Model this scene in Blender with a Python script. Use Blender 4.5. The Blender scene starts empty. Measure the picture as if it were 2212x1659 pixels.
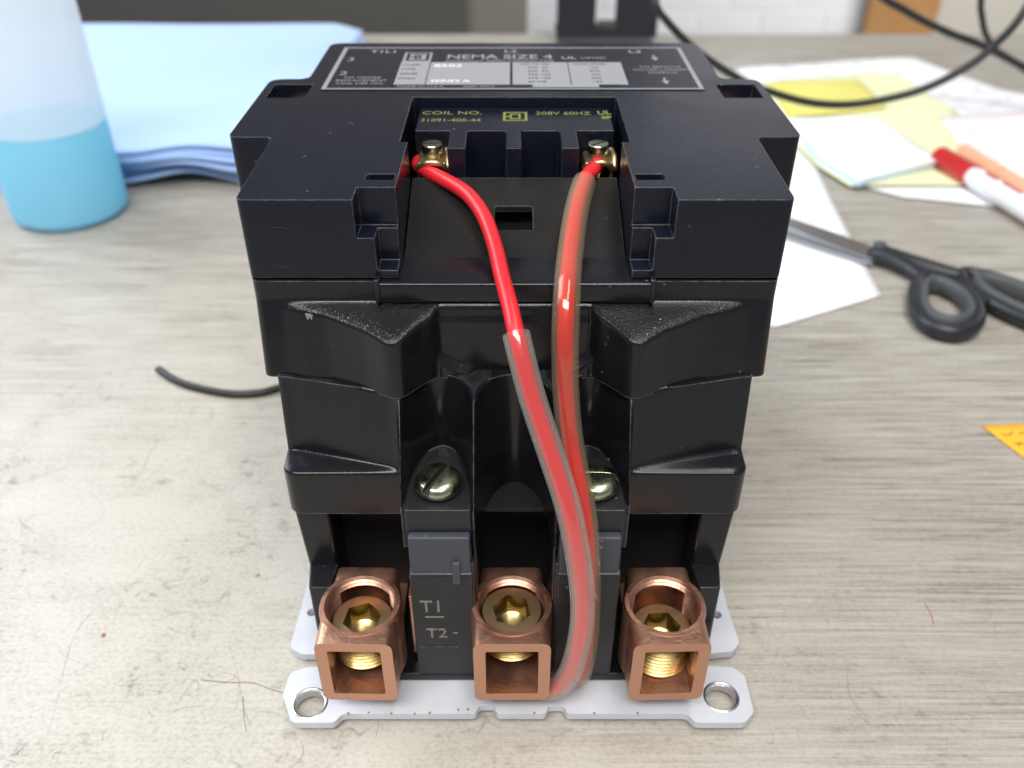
import bpy, bmesh, math, random
import numpy as np
from mathutils import Vector, Matrix
random.seed(7)
R = math.radians
MM = 0.001
S = bpy.context.scene
COL = S.collection

# ------------------------------------------------------------------ camera, world, lamps
cam = bpy.data.cameras.new('camera'); co = bpy.data.objects.new('camera', cam); COL.objects.link(co)
co.location = (0, -0.276, 0.239); co.rotation_euler = (R(90 - 35.505), 0, 0)
cam.sensor_width = 36; cam.lens = 1900 / 2212 * 36
cam.clip_start = 0.01; cam.clip_end = 60
cam.dof.use_dof = True; cam.dof.focus_distance = 0.236; cam.dof.aperture_fstop = 11.0
S.camera = co
S.render.resolution_x = 1024; S.render.resolution_y = 768
S.view_settings.view_transform = 'Standard'; S.view_settings.look = 'None'
S.view_settings.exposure = 0.0; S.view_settings.gamma = 1.0

W = bpy.data.worlds.new('World'); S.world = W; W.use_nodes = True
bg = W.node_tree.nodes['Background']
bg.inputs['Color'].default_value = (0.74, 0.84, 1.0, 1); bg.inputs['Strength'].default_value = 0.26

def area(name, loc, aim, sx, sy, power, col):
    l = bpy.data.lights.new(name, 'AREA'); l.shape = 'RECTANGLE'; l.size = sx; l.size_y = sy
    l.energy = power; l.color = col
    o = bpy.data.objects.new(name, l); COL.objects.link(o); o.location = loc
    o.rotation_euler = (Vector(aim) - Vector(loc)).to_track_quat('-Z', 'Y').to_euler()
    return o
area('window_light', (-1.0, 0.42, 0.78), (-0.25, 0.05, 0), 0.9, 0.8, 16, (0.85, 0.93, 1.0))
area('ceiling_panel', (0.35, -0.15, 1.75), (0.05, -0.1, 0), 1.3, 0.30, 12, (1.0, 0.96, 0.90))
area('ceiling_panel', (-0.2, -0.95, 1.55), (0, -0.1, 0), 1.5, 0.45, 37, (1.0, 0.97, 0.93))
area('wall_fill', (1.5, 1.3, 0.4), (0.3, 2.64, -0.4), 1.0, 0.8, 27, (1.0, 0.97, 0.93))  # unseen fill lamp, added to brighten the far walls

# ------------------------------------------------------------------ materials
def mat(name, color=(0.5, 0.5, 0.5), rough=0.5, metal=0.0, spec=None, bump=0.0, bscale=800, coat=0.0,
        vary=0.0, vscale=60, rvary=0.0, trans=0.0, ior=None, sss=0.0):
    m = bpy.data.materials.new(name); m.use_nodes = True
    nt = m.node_tree; b = nt.nodes['Principled BSDF']
    b.inputs['Base Color'].default_value = (*color, 1); b.inputs['Roughness'].default_value = rough
    b.inputs['Metallic'].default_value = metal
    if spec is not None: b.inputs['Specular IOR Level'].default_value = spec
    if coat: b.inputs['Coat Weight'].default_value = coat; b.inputs['Coat Roughness'].default_value = 0.15
    if trans: b.inputs['Transmission Weight'].default_value = trans
    if ior: b.inputs['IOR'].default_value = ior
    if sss:
        b.inputs['Subsurface Weight'].default_value = sss; b.inputs['Subsurface Scale'].default_value = 0.002
        b.inputs['Subsurface Radius'].default_value = (1, 0.3, 0.2)
    tc = nt.nodes.new('ShaderNodeTexCoord')
    if bump:
        n = nt.nodes.new('ShaderNodeTexNoise'); n.inputs['Scale'].default_value = bscale; n.inputs['Detail'].default_value = 3
        nt.links.new(tc.outputs['Object'], n.inputs['Vector'])
        bp = nt.nodes.new('ShaderNodeBump'); bp.inputs['Strength'].default_value = bump; bp.inputs['Distance'].default_value = 0.0004
        nt.links.new(n.outputs['Fac'], bp.inputs['Height']); nt.links.new(bp.outputs['Normal'], b.inputs['Normal'])
    if vary or rvary:
        n2 = nt.nodes.new('ShaderNodeTexNoise'); n2.inputs['Scale'].default_value = vscale; n2.inputs['Detail'].default_value = 5
        nt.links.new(tc.outputs['Object'], n2.inputs['Vector'])
        if vary:
            mx = nt.nodes.new('ShaderNodeMix'); mx.data_type = 'RGBA'
            mx.inputs['A'].default_value = (*[c * (1 - vary) for c in color], 1)
            mx.inputs['B'].default_value = (*[min(1, c * (1 + vary)) for c in color], 1)
            nt.links.new(n2.outputs['Fac'], mx.inputs['Factor']); nt.links.new(mx.outputs['Result'], b.inputs['Base Color'])
        if rvary:
            mr = nt.nodes.new('ShaderNodeMapRange'); mr.inputs['From Min'].default_value = 0.3; mr.inputs['From Max'].default_value = 0.7
            mr.inputs['To Min'].default_value = rough - rvary; mr.inputs['To Max'].default_value = rough + rvary
            nt.links.new(n2.outputs['Fac'], mr.inputs['Value']); nt.links.new(mr.outputs['Result'], b.inputs['Roughness'])
    return m

def plastic(name, base, rough, bump, dust, spec=0.5):
    """moulded plastic: fine grain, slight gloss changes, sparse pale dust flecks and scuffs"""
    m = mat(name, base, rough, bump=bump, bscale=1500, rvary=0.07, vscale=45, spec=spec)
    nt = m.node_tree; b = nt.nodes['Principled BSDF']; tc = nt.nodes.new('ShaderNodeTexCoord')
    v = nt.nodes.new('ShaderNodeTexVoronoi'); v.inputs['Scale'].default_value = 260; v.inputs['Randomness'].default_value = 1
    nt.links.new(tc.outputs['Object'], v.inputs['Vector'])
    n = nt.nodes.new('ShaderNodeTexNoise'); n.inputs['Scale'].default_value = 90; n.inputs['Detail'].default_value = 4
    nt.links.new(tc.outputs['Object'], n.inputs['Vector'])
    a = nt.nodes.new('ShaderNodeMapRange'); a.inputs['From Min'].default_value = 0.13; a.inputs['From Max'].default_value = 0.06
    a.inputs['To Min'].default_value = 0; a.inputs['To Max'].default_value = 1
    nt.links.new(v.outputs['Distance'], a.inputs['Value'])
    c = nt.nodes.new('ShaderNodeMapRange'); c.inputs['From Min'].default_value = 0.56; c.inputs['From Max'].default_value = 0.68
    nt.links.new(n.outputs['Fac'], c.inputs['Value'])
    mu = nt.nodes.new('ShaderNodeMath'); mu.operation = 'MULTIPLY'
    nt.links.new(a.outputs['Result'], mu.inputs[0]); nt.links.new(c.outputs['Result'], mu.inputs[1])
    mu2 = nt.nodes.new('ShaderNodeMath'); mu2.operation = 'MULTIPLY'; mu2.inputs[1].default_value = dust
    nt.links.new(mu.outputs[0], mu2.inputs[0])
    bv = nt.nodes.new('ShaderNodeBevel'); bv.samples = 4; bv.inputs['Radius'].default_value = 0.00055  # pale broken edges: wear, plus edge highlights painted into the colour
    ge = nt.nodes.new('ShaderNodeNewGeometry'); dt = nt.nodes.new('ShaderNodeVectorMath'); dt.operation = 'DOT_PRODUCT'
    nt.links.new(bv.outputs[0], dt.inputs[0]); nt.links.new(ge.outputs['Normal'], dt.inputs[1])
    ew = nt.nodes.new('ShaderNodeMapRange'); ew.inputs['From Min'].default_value = 0.985; ew.inputs['From Max'].default_value = 0.80
    ew.inputs['To Min'].default_value = 0; ew.inputs['To Max'].default_value = 1; nt.links.new(dt.outputs['Value'], ew.inputs['Value'])
    n3 = nt.nodes.new('ShaderNodeTexNoise'); n3.inputs['Scale'].default_value = 420; n3.inputs['Detail'].default_value = 3; nt.links.new(tc.outputs['Object'], n3.inputs['Vector'])
    eb = nt.nodes.new('ShaderNodeMapRange'); eb.inputs['From Min'].default_value = 0.38; eb.inputs['From Max'].default_value = 0.66
    eb.inputs['To Min'].default_value = 0.18; eb.inputs['To Max'].default_value = 0.70; nt.links.new(n3.outputs['Fac'], eb.inputs['Value'])
    em = nt.nodes.new('ShaderNodeMath'); em.operation = 'MULTIPLY'; nt.links.new(ew.outputs['Result'], em.inputs[0]); nt.links.new(eb.outputs['Result'], em.inputs[1])
    film = nt.nodes.new('ShaderNodeMath'); film.operation = 'MULTIPLY_ADD'; film.inputs[1].default_value = dust * 0.035; 
    nt.links.new(n.outputs['Fac'], film.inputs[0]); nt.links.new(mu2.outputs[0], film.inputs[2])
    mx = nt.nodes.new('ShaderNodeMix'); mx.data_type = 'RGBA'
    mx.inputs['A'].default_value = (*base, 1); mx.inputs['B'].default_value = (0.30, 0.30, 0.30, 1)
    tot = nt.nodes.new('ShaderNodeMath'); tot.operation = 'ADD'; tot.use_clamp = True; nt.links.new(film.outputs[0], tot.inputs[0]); nt.links.new(em.outputs[0], tot.inputs[1])
    nt.links.new(tot.outputs[0], mx.inputs['Factor']); nt.links.new(mx.outputs['Result'], b.inputs['Base Color'])
    return m

M = {}
M['black'] = plastic('black_phenolic', (0.0062, 0.0066, 0.0088), 0.21, 0.10, 0.40, 0.34)
M['cover'] = plastic('black_cover_plastic', (0.0045, 0.0062, 0.0135), 0.22, 0.16, 0.45, 0.28)
M['smoke'] = plastic('grey_smoke_plastic', (0.012, 0.011, 0.010), 0.34, 0.10, 0.4, 0.22)
M['dusty'] = plastic('dusty_black_plastic', (0.010, 0.0105, 0.013), 0.38, 0.2, 0.9, 0.34)
M['worn'] = plastic('worn_grey_plastic', (0.042, 0.047, 0.064), 0.55, 0.35, 0.9)
M['grain'] = mat('coarse_grained_plastic', (0.004, 0.004, 0.005), 0.32, bump=0.3, bscale=1500, spec=0.4)
M['fleck'] = mat('pale_fleck', (0.20, 0.19, 0.18), 0.18, spec=0.8)
M['grain'].node_tree.nodes['Bump'].inputs['Distance'].default_value = 0.0005
M['dark'] = mat('dark_recess', (0.007, 0.007, 0.008), 0.6)
M['copper'] = mat('copper', (0.57, 0.31, 0.215), 0.36, 0.94, bump=0.25, bscale=900, vary=0.16, vscale=150, rvary=0.10)
M['brass'] = mat('brass', (0.46, 0.36, 0.15), 0.36, 1.0, bump=0.12, bscale=900, vary=0.2, vscale=220, rvary=0.08)
M['brass_dark'] = mat('shaded_brass', (0.13, 0.085, 0.03), 0.35, 1.0)  # darker brass, painted shade for the hex socket and thread undersides
M['pale_brass'] = mat('pale_brass', (0.62, 0.44, 0.25), 0.32, 0.92, bump=0.1, vary=0.2, vscale=300)
M['zinc'] = mat('yellow_zinc', (0.44, 0.47, 0.33), 0.27, 1.0, bump=0.1, vary=0.4, vscale=260, rvary=0.08)
M['slot'] = mat('shaded_slot', (0.05, 0.05, 0.035), 0.6, 0.5)  # shade inside the screw slots, painted as dark metal
M['steel'] = mat('bare_steel', (0.52, 0.53, 0.55), 0.3, 1.0, bump=0.3, vary=0.2, vscale=300)
M['white_paint'] = mat('white_painted_steel', (0.55, 0.57, 0.62), 0.28, vary=0.14, vscale=120, bump=0.08)
M['rust'] = mat('rust', (0.28, 0.13, 0.05), 0.8, vary=0.4, vscale=600)
M['red'] = mat('red_wire_pvc', (0.72, 0.022, 0.030), 0.34, sss=0.12, bump=0.05, vary=0.08, vscale=80)
M['lbl_black'] = mat('label_black', (0.014, 0.015, 0.021), 0.34, spec=0.25, bump=0.05)
M['lbl_white'] = mat('label_silver', (0.25, 0.25, 0.27), 0.45)
M['lbl_table'] = mat('label_table', (0.27, 0.27, 0.285), 0.45)
M['yellow_ink'] = mat('yellow_ink', (0.18, 0.19, 0.045), 0.6, vary=0.35, vscale=900)
M['grey_ink'] = mat('embossed_grey', (0.20, 0.20, 0.195), 0.5, vary=0.6, vscale=900)
M['cable'] = mat('black_cable', (0.012, 0.013, 0.012), 0.45)
M['scissor_black'] = mat('scissor_handle', (0.016, 0.017, 0.022), 0.42)
M['scissor_grey'] = mat('scissor_grip', (0.065, 0.07, 0.074), 0.6)
M['blade'] = mat('scissor_steel', (0.55, 0.56, 0.58), 0.3, 1.0)
M['marker_red'] = mat('marker_red', (0.50, 0.018, 0.018), 0.35)
M['marker_white'] = mat('marker_white', (0.80, 0.80, 0.82), 0.35)
M['peach'] = mat('peach_plastic', (0.86, 0.42, 0.26), 0.45)
M['pad_blue'] = mat('pale_blue_paper', (0.66, 0.82, 0.92), 0.8)
M['yellow_paper'] = mat('yellow_paper', (0.82, 0.83, 0.52), 0.8, vary=0.06, vscale=12)
M['strong_yellow'] = mat('strong_yellow_paper', (0.76, 0.70, 0.18), 0.75, vary=0.12, vscale=14)
M['orange_note'] = mat('orange_note_paper', (0.92, 0.47, 0.035), 0.8, vary=0.04, vscale=30)
M['pen_ink'] = mat('pen_ink', (0.16, 0.08, 0.02), 0.8)
M['monitor'] = mat('monitor_black', (0.014, 0.016, 0.022), 0.4)
M['brick_white'] = mat('white_painted_brick', (0.70, 0.71, 0.74), 0.7, bump=0.6, bscale=60, vary=0.1, vscale=8)
M['mortar'] = mat('painted_mortar', (0.70, 0.71, 0.74), 0.85, bump=0.5, bscale=80)
M['beige_wall'] = mat('beige_wall_paint', (0.50, 0.475, 0.42), 0.8, vary=0.05, vscale=3)
M['taupe_wall'] = mat('taupe_wall_paint', (0.36, 0.33, 0.29), 0.8, vary=0.05, vscale=3)
M['cabinet'] = mat('dark_grey_laminate', (0.085, 0.08, 0.072), 0.6, vary=0.08, vscale=4)
M['cabinet_trim'] = mat('grey_brown_trim', (0.20, 0.18, 0.155), 0.6)
M['oak'] = mat('oak', (0.36, 0.19, 0.065), 0.5, vary=0.2, vscale=9)
M['floor'] = mat('carpet', (0.20, 0.19, 0.18), 0.9)

def cloth_material():
    m = mat('blue_shop_towel', (0.37, 0.53, 0.84), 0.85, bump=0.4, bscale=500, vary=0.04, vscale=60)
    nt = m.node_tree; b = nt.nodes['Principled BSDF']; b.inputs['Sheen Weight'].default_value = 0.3
    return m
M['towel'] = cloth_material()

def paper_material(name, col, ink, sx, sy, th):
    """white office paper with rows of faint printed lines broken into word-like pieces"""
    m = bpy.data.materials.new(name); m.use_nodes = True; nt = m.node_tree; b = nt.nodes['Principled BSDF']
    b.inputs['Roughness'].default_value = 0.75
    tc = nt.nodes.new('ShaderNodeTexCoord'); sp = nt.nodes.new('ShaderNodeSeparateXYZ'); nt.links.new(tc.outputs['Object'], sp.inputs[0])
    def math_(op, a, b_=None, c=None):
        n = nt.nodes.new('ShaderNodeMath'); n.operation = op
        for i, v in enumerate((a, b_, c)):
            if v is None: continue
            if isinstance(v, (int, float)): n.inputs[i].default_value = v
            else: nt.links.new(v, n.inputs[i])
        return n.outputs[0]
    row = math_('FRACT', math_('MULTIPLY', sp.outputs['Y'], sy))
    on = math_('LESS_THAN', row, 0.42)
    mp = nt.nodes.new('ShaderNodeMapping'); mp.inputs['Scale'].default_value = (sx, sy * 0.8, 1); nt.links.new(tc.outputs['Object'], mp.inputs['Vector'])
    n = nt.nodes.new('ShaderNodeTexNoise'); n.inputs['Scale'].default_value = 1; n.inputs['Detail'].default_value = 2; nt.links.new(mp.outputs[0], n.inputs['Vector'])
    w = math_('GREATER_THAN', n.outputs['Fac'], th)
    f = math_('MULTIPLY', on, w)
    mx = nt.nodes.new('ShaderNodeMix'); mx.data_type = 'RGBA'; mx.inputs['A'].default_value = (*col, 1); mx.inputs['B'].default_value = (*ink, 1)
    nt.links.new(f, mx.inputs['Factor']); nt.links.new(mx.outputs['Result'], b.inputs['Base Color'])
    return m
M['paper'] = mat('white_paper', (0.86, 0.87, 0.88), 0.75)
M['paper_pink'] = paper_material('pink_lined_paper', (0.88, 0.85, 0.85), (0.87, 0.70, 0.66), 22, 95, 0.48)
M['paper_print'] = paper_material('printed_paper', (0.86, 0.86, 0.87), (0.55, 0.55, 0.58), 60, 110, 0.56)

def sleeve_material(tint, body, milk):
    m = bpy.data.materials.new('clear_tubing'); m.use_nodes = True; nt = m.node_tree; nt.nodes.clear()
    out = nt.nodes.new('ShaderNodeOutputMaterial')
    tr = nt.nodes.new('ShaderNodeBsdfTransparent'); tr.inputs['Color'].default_value = (*tint, 1)
    gl = nt.nodes.new('ShaderNodeBsdfGlossy'); gl.inputs['Roughness'].default_value = 0.09; gl.inputs['Color'].default_value = (1, 1, 1, 1)
    df = nt.nodes.new('ShaderNodeBsdfDiffuse'); df.inputs['Color'].default_value = (*body, 1)
    lw = nt.nodes.new('ShaderNodeLayerWeight'); lw.inputs['Blend'].default_value = 0.45
    mr = nt.nodes.new('ShaderNodeMapRange'); mr.inputs['To Min'].default_value = 0.02; mr.inputs['To Max'].default_value = milk
    p0 = nt.nodes.new('ShaderNodeMath'); p0.operation = 'POWER'; p0.inputs[1].default_value = 1.8; nt.links.new(lw.outputs['Facing'], p0.inputs[0]); nt.links.new(p0.outputs[0], mr.inputs['Value'])
    m1 = nt.nodes.new('ShaderNodeMixShader'); nt.links.new(mr.outputs['Result'], m1.inputs[0])
    nt.links.new(tr.outputs[0], m1.inputs[1]); nt.links.new(df.outputs[0], m1.inputs[2])
    pw = nt.nodes.new('ShaderNodeMath'); pw.operation = 'POWER'; pw.inputs[1].default_value = 4.0
    lw2 = nt.nodes.new('ShaderNodeLayerWeight'); lw2.inputs['Blend'].default_value = 0.5; nt.links.new(lw2.outputs['Facing'], pw.inputs[0])
    ad = nt.nodes.new('ShaderNodeMath'); ad.operation = 'MULTIPLY_ADD'; ad.inputs[1].default_value = 0.35; ad.inputs[2].default_value = 0.035
    nt.links.new(pw.outputs[0], ad.inputs[0])
    m2 = nt.nodes.new('ShaderNodeMixShader'); nt.links.new(ad.outputs[0], m2.inputs[0])
    nt.links.new(m1.outputs[0], m2.inputs[1]); nt.links.new(gl.outputs[0], m2.inputs[2])
    nt.links.new(m2.outputs[0], out.inputs[0]); return m
M['sleeve'] = sleeve_material((0.95, 0.94, 0.91), (0.92, 0.88, 0.82), 0.36); M['sleeve_brown'] = sleeve_material((0.92, 0.86, 0.76), (0.76, 0.64, 0.48), 0.26)

def bottle_material(solid):
    m = bpy.data.materials.new('translucent_bottle'); m.use_nodes = True; nt = m.node_tree; nt.nodes.clear()
    out = nt.nodes.new('ShaderNodeOutputMaterial')
    tr = nt.nodes.new('ShaderNodeBsdfTransparent'); tr.inputs['Color'].default_value = (0.96, 0.98, 1, 1)
    tl = nt.nodes.new('ShaderNodeBsdfTranslucent'); tl.inputs['Color'].default_value = (0.88, 0.92, 0.97, 1)
    df = nt.nodes.new('ShaderNodeBsdfDiffuse'); df.inputs['Color'].default_value = (0.86, 0.90, 0.95, 1)
    gl = nt.nodes.new('ShaderNodeBsdfGlossy'); gl.inputs['Roughness'].default_value = 0.25
    a = nt.nodes.new('ShaderNodeMixShader'); a.inputs[0].default_value = 0.5
    nt.links.new(tl.outputs[0], a.inputs[1]); nt.links.new(df.outputs[0], a.inputs[2])
    b = nt.nodes.new('ShaderNodeMixShader'); b.inputs[0].default_value = solid
    nt.links.new(tr.outputs[0], b.inputs[1]); nt.links.new(a.outputs[0], b.inputs[2])
    c = nt.nodes.new('ShaderNodeMixShader'); c.inputs[0].default_value = 0.05
    nt.links.new(b.outputs[0], c.inputs[1]); nt.links.new(gl.outputs[0], c.inputs[2])
    nt.links.new(c.outputs[0], out.inputs[0]); return m
M['bottle'] = bottle_material(0.82); M['bottle_wet'] = bottle_material(0.34)
def liquid_material():
    m = bpy.data.materials.new('blue_liquid'); m.use_nodes = True; nt = m.node_tree; nt.nodes.clear()
    out = nt.nodes.new('ShaderNodeOutputMaterial')
    tl = nt.nodes.new('ShaderNodeBsdfTranslucent'); tl.inputs['Color'].default_value = (0.14, 0.88, 1.0, 1)
    df = nt.nodes.new('ShaderNodeBsdfDiffuse'); df.inputs['Color'].default_value = (0.22, 0.80, 1.0, 1)
    a = nt.nodes.new('ShaderNodeMixShader'); a.inputs[0].default_value = 0.55
    nt.links.new(tl.outputs[0], a.inputs[1]); nt.links.new(df.outputs[0], a.inputs[2]); nt.links.new(a.outputs[0], out.inputs[0]); return m
M['liquid'] = liquid_material()

def desk_material():
    m = bpy.data.materials.new('desk_laminate'); m.use_nodes = True; nt = m.node_tree; b = nt.nodes['Principled BSDF']
    tc = nt.nodes.new('ShaderNodeTexCoord')
    def noise(scale, det=4, rot=0, dist=0.0):
        mp = nt.nodes.new('ShaderNodeMapping'); mp.inputs['Scale'].default_value = scale; mp.inputs['Rotation'].default_value = (0, 0, rot)
        nt.links.new(tc.outputs['Object'], mp.inputs['Vector'])
        n = nt.nodes.new('ShaderNodeTexNoise'); n.inputs['Scale'].default_value = 1; n.inputs['Detail'].default_value = det
        n.inputs['Distortion'].default_value = dist; n.inputs['Roughness'].default_value = 0.6
        nt.links.new(mp.outputs[0], n.inputs['Vector']); return n.outputs['Fac']
    def ma(op, a, b_=None, c=None):
        n = nt.nodes.new('ShaderNodeMath'); n.operation = op
        for i, v in enumerate((a, b_, c)):
            if v is None: continue
            if isinstance(v, (int, float)): n.inputs[i].default_value = v
            else: nt.links.new(v, n.inputs[i])
        return n.outputs[0]
    def rng(v, a, b_, c=0, d=1):
        n = nt.nodes.new('ShaderNodeMapRange'); n.inputs['From Min'].default_value = a; n.inputs['From Max'].default_value = b_
        n.inputs['To Min'].default_value = c; n.inputs['To Max'].default_value = d; nt.links.new(v, n.inputs['Value']); return n.outputs['Result']
    streak = noise((16, 700, 1), 3)
    fine = noise((45, 1500, 1), 3)
    broad = noise((3, 50, 1), 3)
    mott = noise((420, 620, 1), 5)
    patch = noise((7, 9, 1), 3)
    # wood-grain streaks; the worn work spot at the front left has rubbed down to a mottled patch
    sp = nt.nodes.new('ShaderNodeSeparateXYZ'); nt.links.new(tc.outputs['Object'], sp.inputs[0])
    dx = ma('MULTIPLY', ma('ADD', sp.outputs['X'], 0.26), 2.35); dy = ma('MULTIPLY', ma('ADD', sp.outputs['Y'], 0.12), 4.0)
    rr = ma('SQRT', ma('ADD', ma('MULTIPLY', dx, dx), ma('MULTIPLY', dy, dy)))
    worn = rng(ma('ADD', rr, ma('MULTIPLY', patch, 0.9)), 1.75, 0.95)
    st = ma('ADD', ma('MULTIPLY', streak, 0.50), ma('ADD', ma('MULTIPLY', fine, 0.28), ma('ADD', ma('MULTIPLY', broad, 0.08), ma('MULTIPLY', mott, 0.14))))
    st = rng(st, 0.41, 0.59)
    cloud = noise((26, 34, 1), 6, 0.4, 0.6)
    speck = noise((620, 760, 1), 3, 0.3)
    grime = noise((150, 190, 1), 6, 0.9, 0.8)
    # pale rubbed surface: soft clouds, fine grain, and dark flecks that gather in patches
    mo = ma('ADD', ma('MULTIPLY', rng(cloud, 0.30, 0.62), 0.30), ma('MULTIPLY', rng(speck, 0.34, 0.56), 0.34))
    mo = ma('ADD', mo, ma('ADD', ma('MULTIPLY', st, 0.18), 0.34))
    fl_ = ma('MULTIPLY', rng(grime, 0.54, 0.66), rng(cloud, 0.58, 0.40))
    mo = ma('SUBTRACT', mo, ma('MULTIPLY', fl_, 0.55))
    mix = nt.nodes.new('ShaderNodeMix'); mix.data_type = 'FLOAT'
    nt.links.new(worn, mix.inputs['Factor']); nt.links.new(st, mix.inputs['A']); nt.links.new(mo, mix.inputs['B'])
    cr = nt.nodes.new('ShaderNodeValToRGB'); e = cr.color_ramp.elements
    e[0].position = 0.0; e[0].color = (0.185, 0.166, 0.138, 1); e[1].position = 1.0; e[1].color = (0.47, 0.445, 0.395, 1)
    k = cr.color_ramp.elements.new(0.5); k.color = (0.355, 0.328, 0.284, 1)
    nt.links.new(mix.outputs['Result'], cr.inputs['Fac'])
    # scratches: thin contour lines of low-frequency noise, broken up
    s1 = ma('MINIMUM', ma('ABSOLUTE', ma('SUBTRACT', noise((26, 15, 1), 1, 0.5, 1.2), 0.5)), ma('ABSOLUTE', ma('SUBTRACT', noise((34, 9, 1), 0, 1.1, 0.5), 0.47))); s2 = ma('ABSOLUTE', ma('SUBTRACT', noise((14, 30, 1), 1, -0.8, 1.0), 0.52))
    brk = rng(noise((60, 60, 1), 2), 0.47, 0.56)
    sc = ma('MULTIPLY', rng(ma('MINIMUM', s1, s2), 0.0035, 0.0010), brk)
    sc = ma('MULTIPLY', sc, ma('ADD', ma('MULTIPLY', worn, 0.32), 0.08))
    m2 = nt.nodes.new('ShaderNodeMix'); m2.data_type = 'RGBA'; m2.inputs['B'].default_value = (0.16, 0.14, 0.12, 1)
    nt.links.new(sc, m2.inputs['Factor']); nt.links.new(cr.outputs['Color'], m2.inputs['A'])
    nt.links.new(m2.outputs['Result'], b.inputs['Base Color'])
    nt.links.new(rng(mix.outputs['Result'], 0, 1, 0.46, 0.36), b.inputs['Roughness'])
    b.inputs['Specular IOR Level'].default_value = 0.35
    bp = nt.nodes.new('ShaderNodeBump'); bp.inputs['Strength'].default_value = 0.12; bp.inputs['Distance'].default_value = 0.0002
    nt.links.new(mix.outputs['Result'], bp.inputs['Height']); nt.links.new(bp.outputs['Normal'], b.inputs['Normal'])
    return m
M['desk'] = desk_material()

# ------------------------------------------------------------------ mesh helpers (all input in millimetres)
def link(name, me, m=None, parent=None, smooth=35):
    if m is not None: me.materials.append(m)
    if smooth is not None:
        me.shade_smooth(); me.set_sharp_from_angle(angle=R(smooth))
    o = bpy.data.objects.new(name, me); COL.objects.link(o)
    if parent is not None: o.parent = parent
    return o
def from_bm(name, bm, m=None, parent=None, smooth=35, normals=True):
    if normals: bmesh.ops.recalc_face_normals(bm, faces=bm.faces)
    bmesh.ops.scale(bm, vec=(MM, MM, MM), verts=bm.verts)
    me = bpy.data.meshes.new(name); bm.to_mesh(me); bm.free()
    return link(name, me, m, parent, smooth)
def empty(name, loc=(0, 0, 0), rz=0):
    o = bpy.data.objects.new(name, None); COL.objects.link(o); o.location = [c * MM for c in loc]; o.rotation_euler = (0, 0, rz)
    o.empty_display_size = 0.01; return o
def tag(o, label=None, cat=None, group=None, kind=None):
    if label: o['label'] = label
    if cat: o['category'] = cat
    if group: o['group'] = group
    if kind: o['kind'] = kind
    return o
def box(bm, x0, x1, y0, y1, z0, z1):
    vs = [bm.verts.new((x, y, z)) for z in (z0, z1) for (x, y) in ((x0, y0), (x1, y0), (x1, y1), (x0, y1))]
    for f in ((0, 3, 2, 1), (4, 5, 6, 7), (0, 1, 5, 4), (1, 2, 6, 5), (2, 3, 7, 6), (3, 0, 4, 7)): bm.faces.new([vs[i] for i in f])
def prism(bm, pts, z0, z1, axis='z'):
    """closed outline extruded; axis z: pts are (x,y); axis x: pts are (y,z) from x=z0 to x=z1; axis y: pts (x,z)"""
    def P(p, h):
        return (p[0], p[1], h) if axis == 'z' else ((h, p[0], p[1]) if axis == 'x' else (p[0], h, p[1]))
    a = [bm.verts.new(P(p, z0)) for p in pts]; b = [bm.verts.new(P(p, z1)) for p in pts]; n = len(pts)
    bm.faces.new(a[::-1]); bm.faces.new(b)
    for i in range(n): bm.faces.new((a[i], a[(i + 1) % n], b[(i + 1) % n], b[i]))
def round_poly(pts, r, seg=5):
    out = []; n = len(pts)
    for i in range(n):
        p0, p, p1 = Vector(pts[i - 1]), Vector(pts[i]), Vector(pts[(i + 1) % n])
        rr = r[i] if isinstance(r, (list, tuple)) else r
        if rr <= 0: out.append(tuple(p)); continue
        d0 = (p0 - p).normalized(); d1 = (p1 - p).normalized(); ang = d0.angle(d1)
        t = min(rr / math.tan(ang / 2), (p0 - p).length * .49, (p1 - p).length * .49)
        a = p + d0 * t; b = p + d1 * t
        for k in range(seg + 1):
            u = k / seg; out.append(tuple(a * (1 - u) ** 2 + p * 2 * u * (1 - u) + b * u * u))
    return out
def bevel(o, w, seg=3, ang=35, wn=True):
    md = o.modifiers.new('bevel', 'BEVEL'); md.width = w * MM; md.segments = seg; md.limit_method = 'ANGLE'; md.angle_limit = R(ang)
    md.miter_outer = 'MITER_ARC'; md.harden_normals = False; md.use_clamp_overlap = True
    if wn:
        w_ = o.modifiers.new('weighted', 'WEIGHTED_NORMAL'); w_.keep_sharp = False; w_.weight = 80
    return o
def bake(o):
    dg = bpy.context.evaluated_depsgraph_get(); dg.update()
    me = bpy.data.meshes.new_from_object(o.evaluated_get(dg)); mats = list(o.data.materials)
    o.modifiers.clear(); old = o.data; o.data = me; bpy.data.meshes.remove(old); return o
def boolean(o, cutters, op='DIFFERENCE'):
    if o.parent is not None:
        for c in cutters: c.location = o.parent.location
    for c in cutters:
        md = o.modifiers.new('b', 'BOOLEAN'); md.operation = op; md.object = c; md.solver = 'EXACT'
    bake(o)
    for c in cutters:
        d = c.data; bpy.data.objects.remove(c); bpy.data.meshes.remove(d)
    return o
def part_box(name, dims, m, parent, b=0.4, seg=2):
    bm = bmesh.new(); box(bm, *dims); o = from_bm(name, bm, m, parent, None)
    if b: o.data.shade_smooth(); bevel(o, b, seg)
    return o
def cutter_box(*d):
    bm = bmesh.new(); box(bm, *d); return from_bm('cutter', bm, None, None, None)
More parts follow.
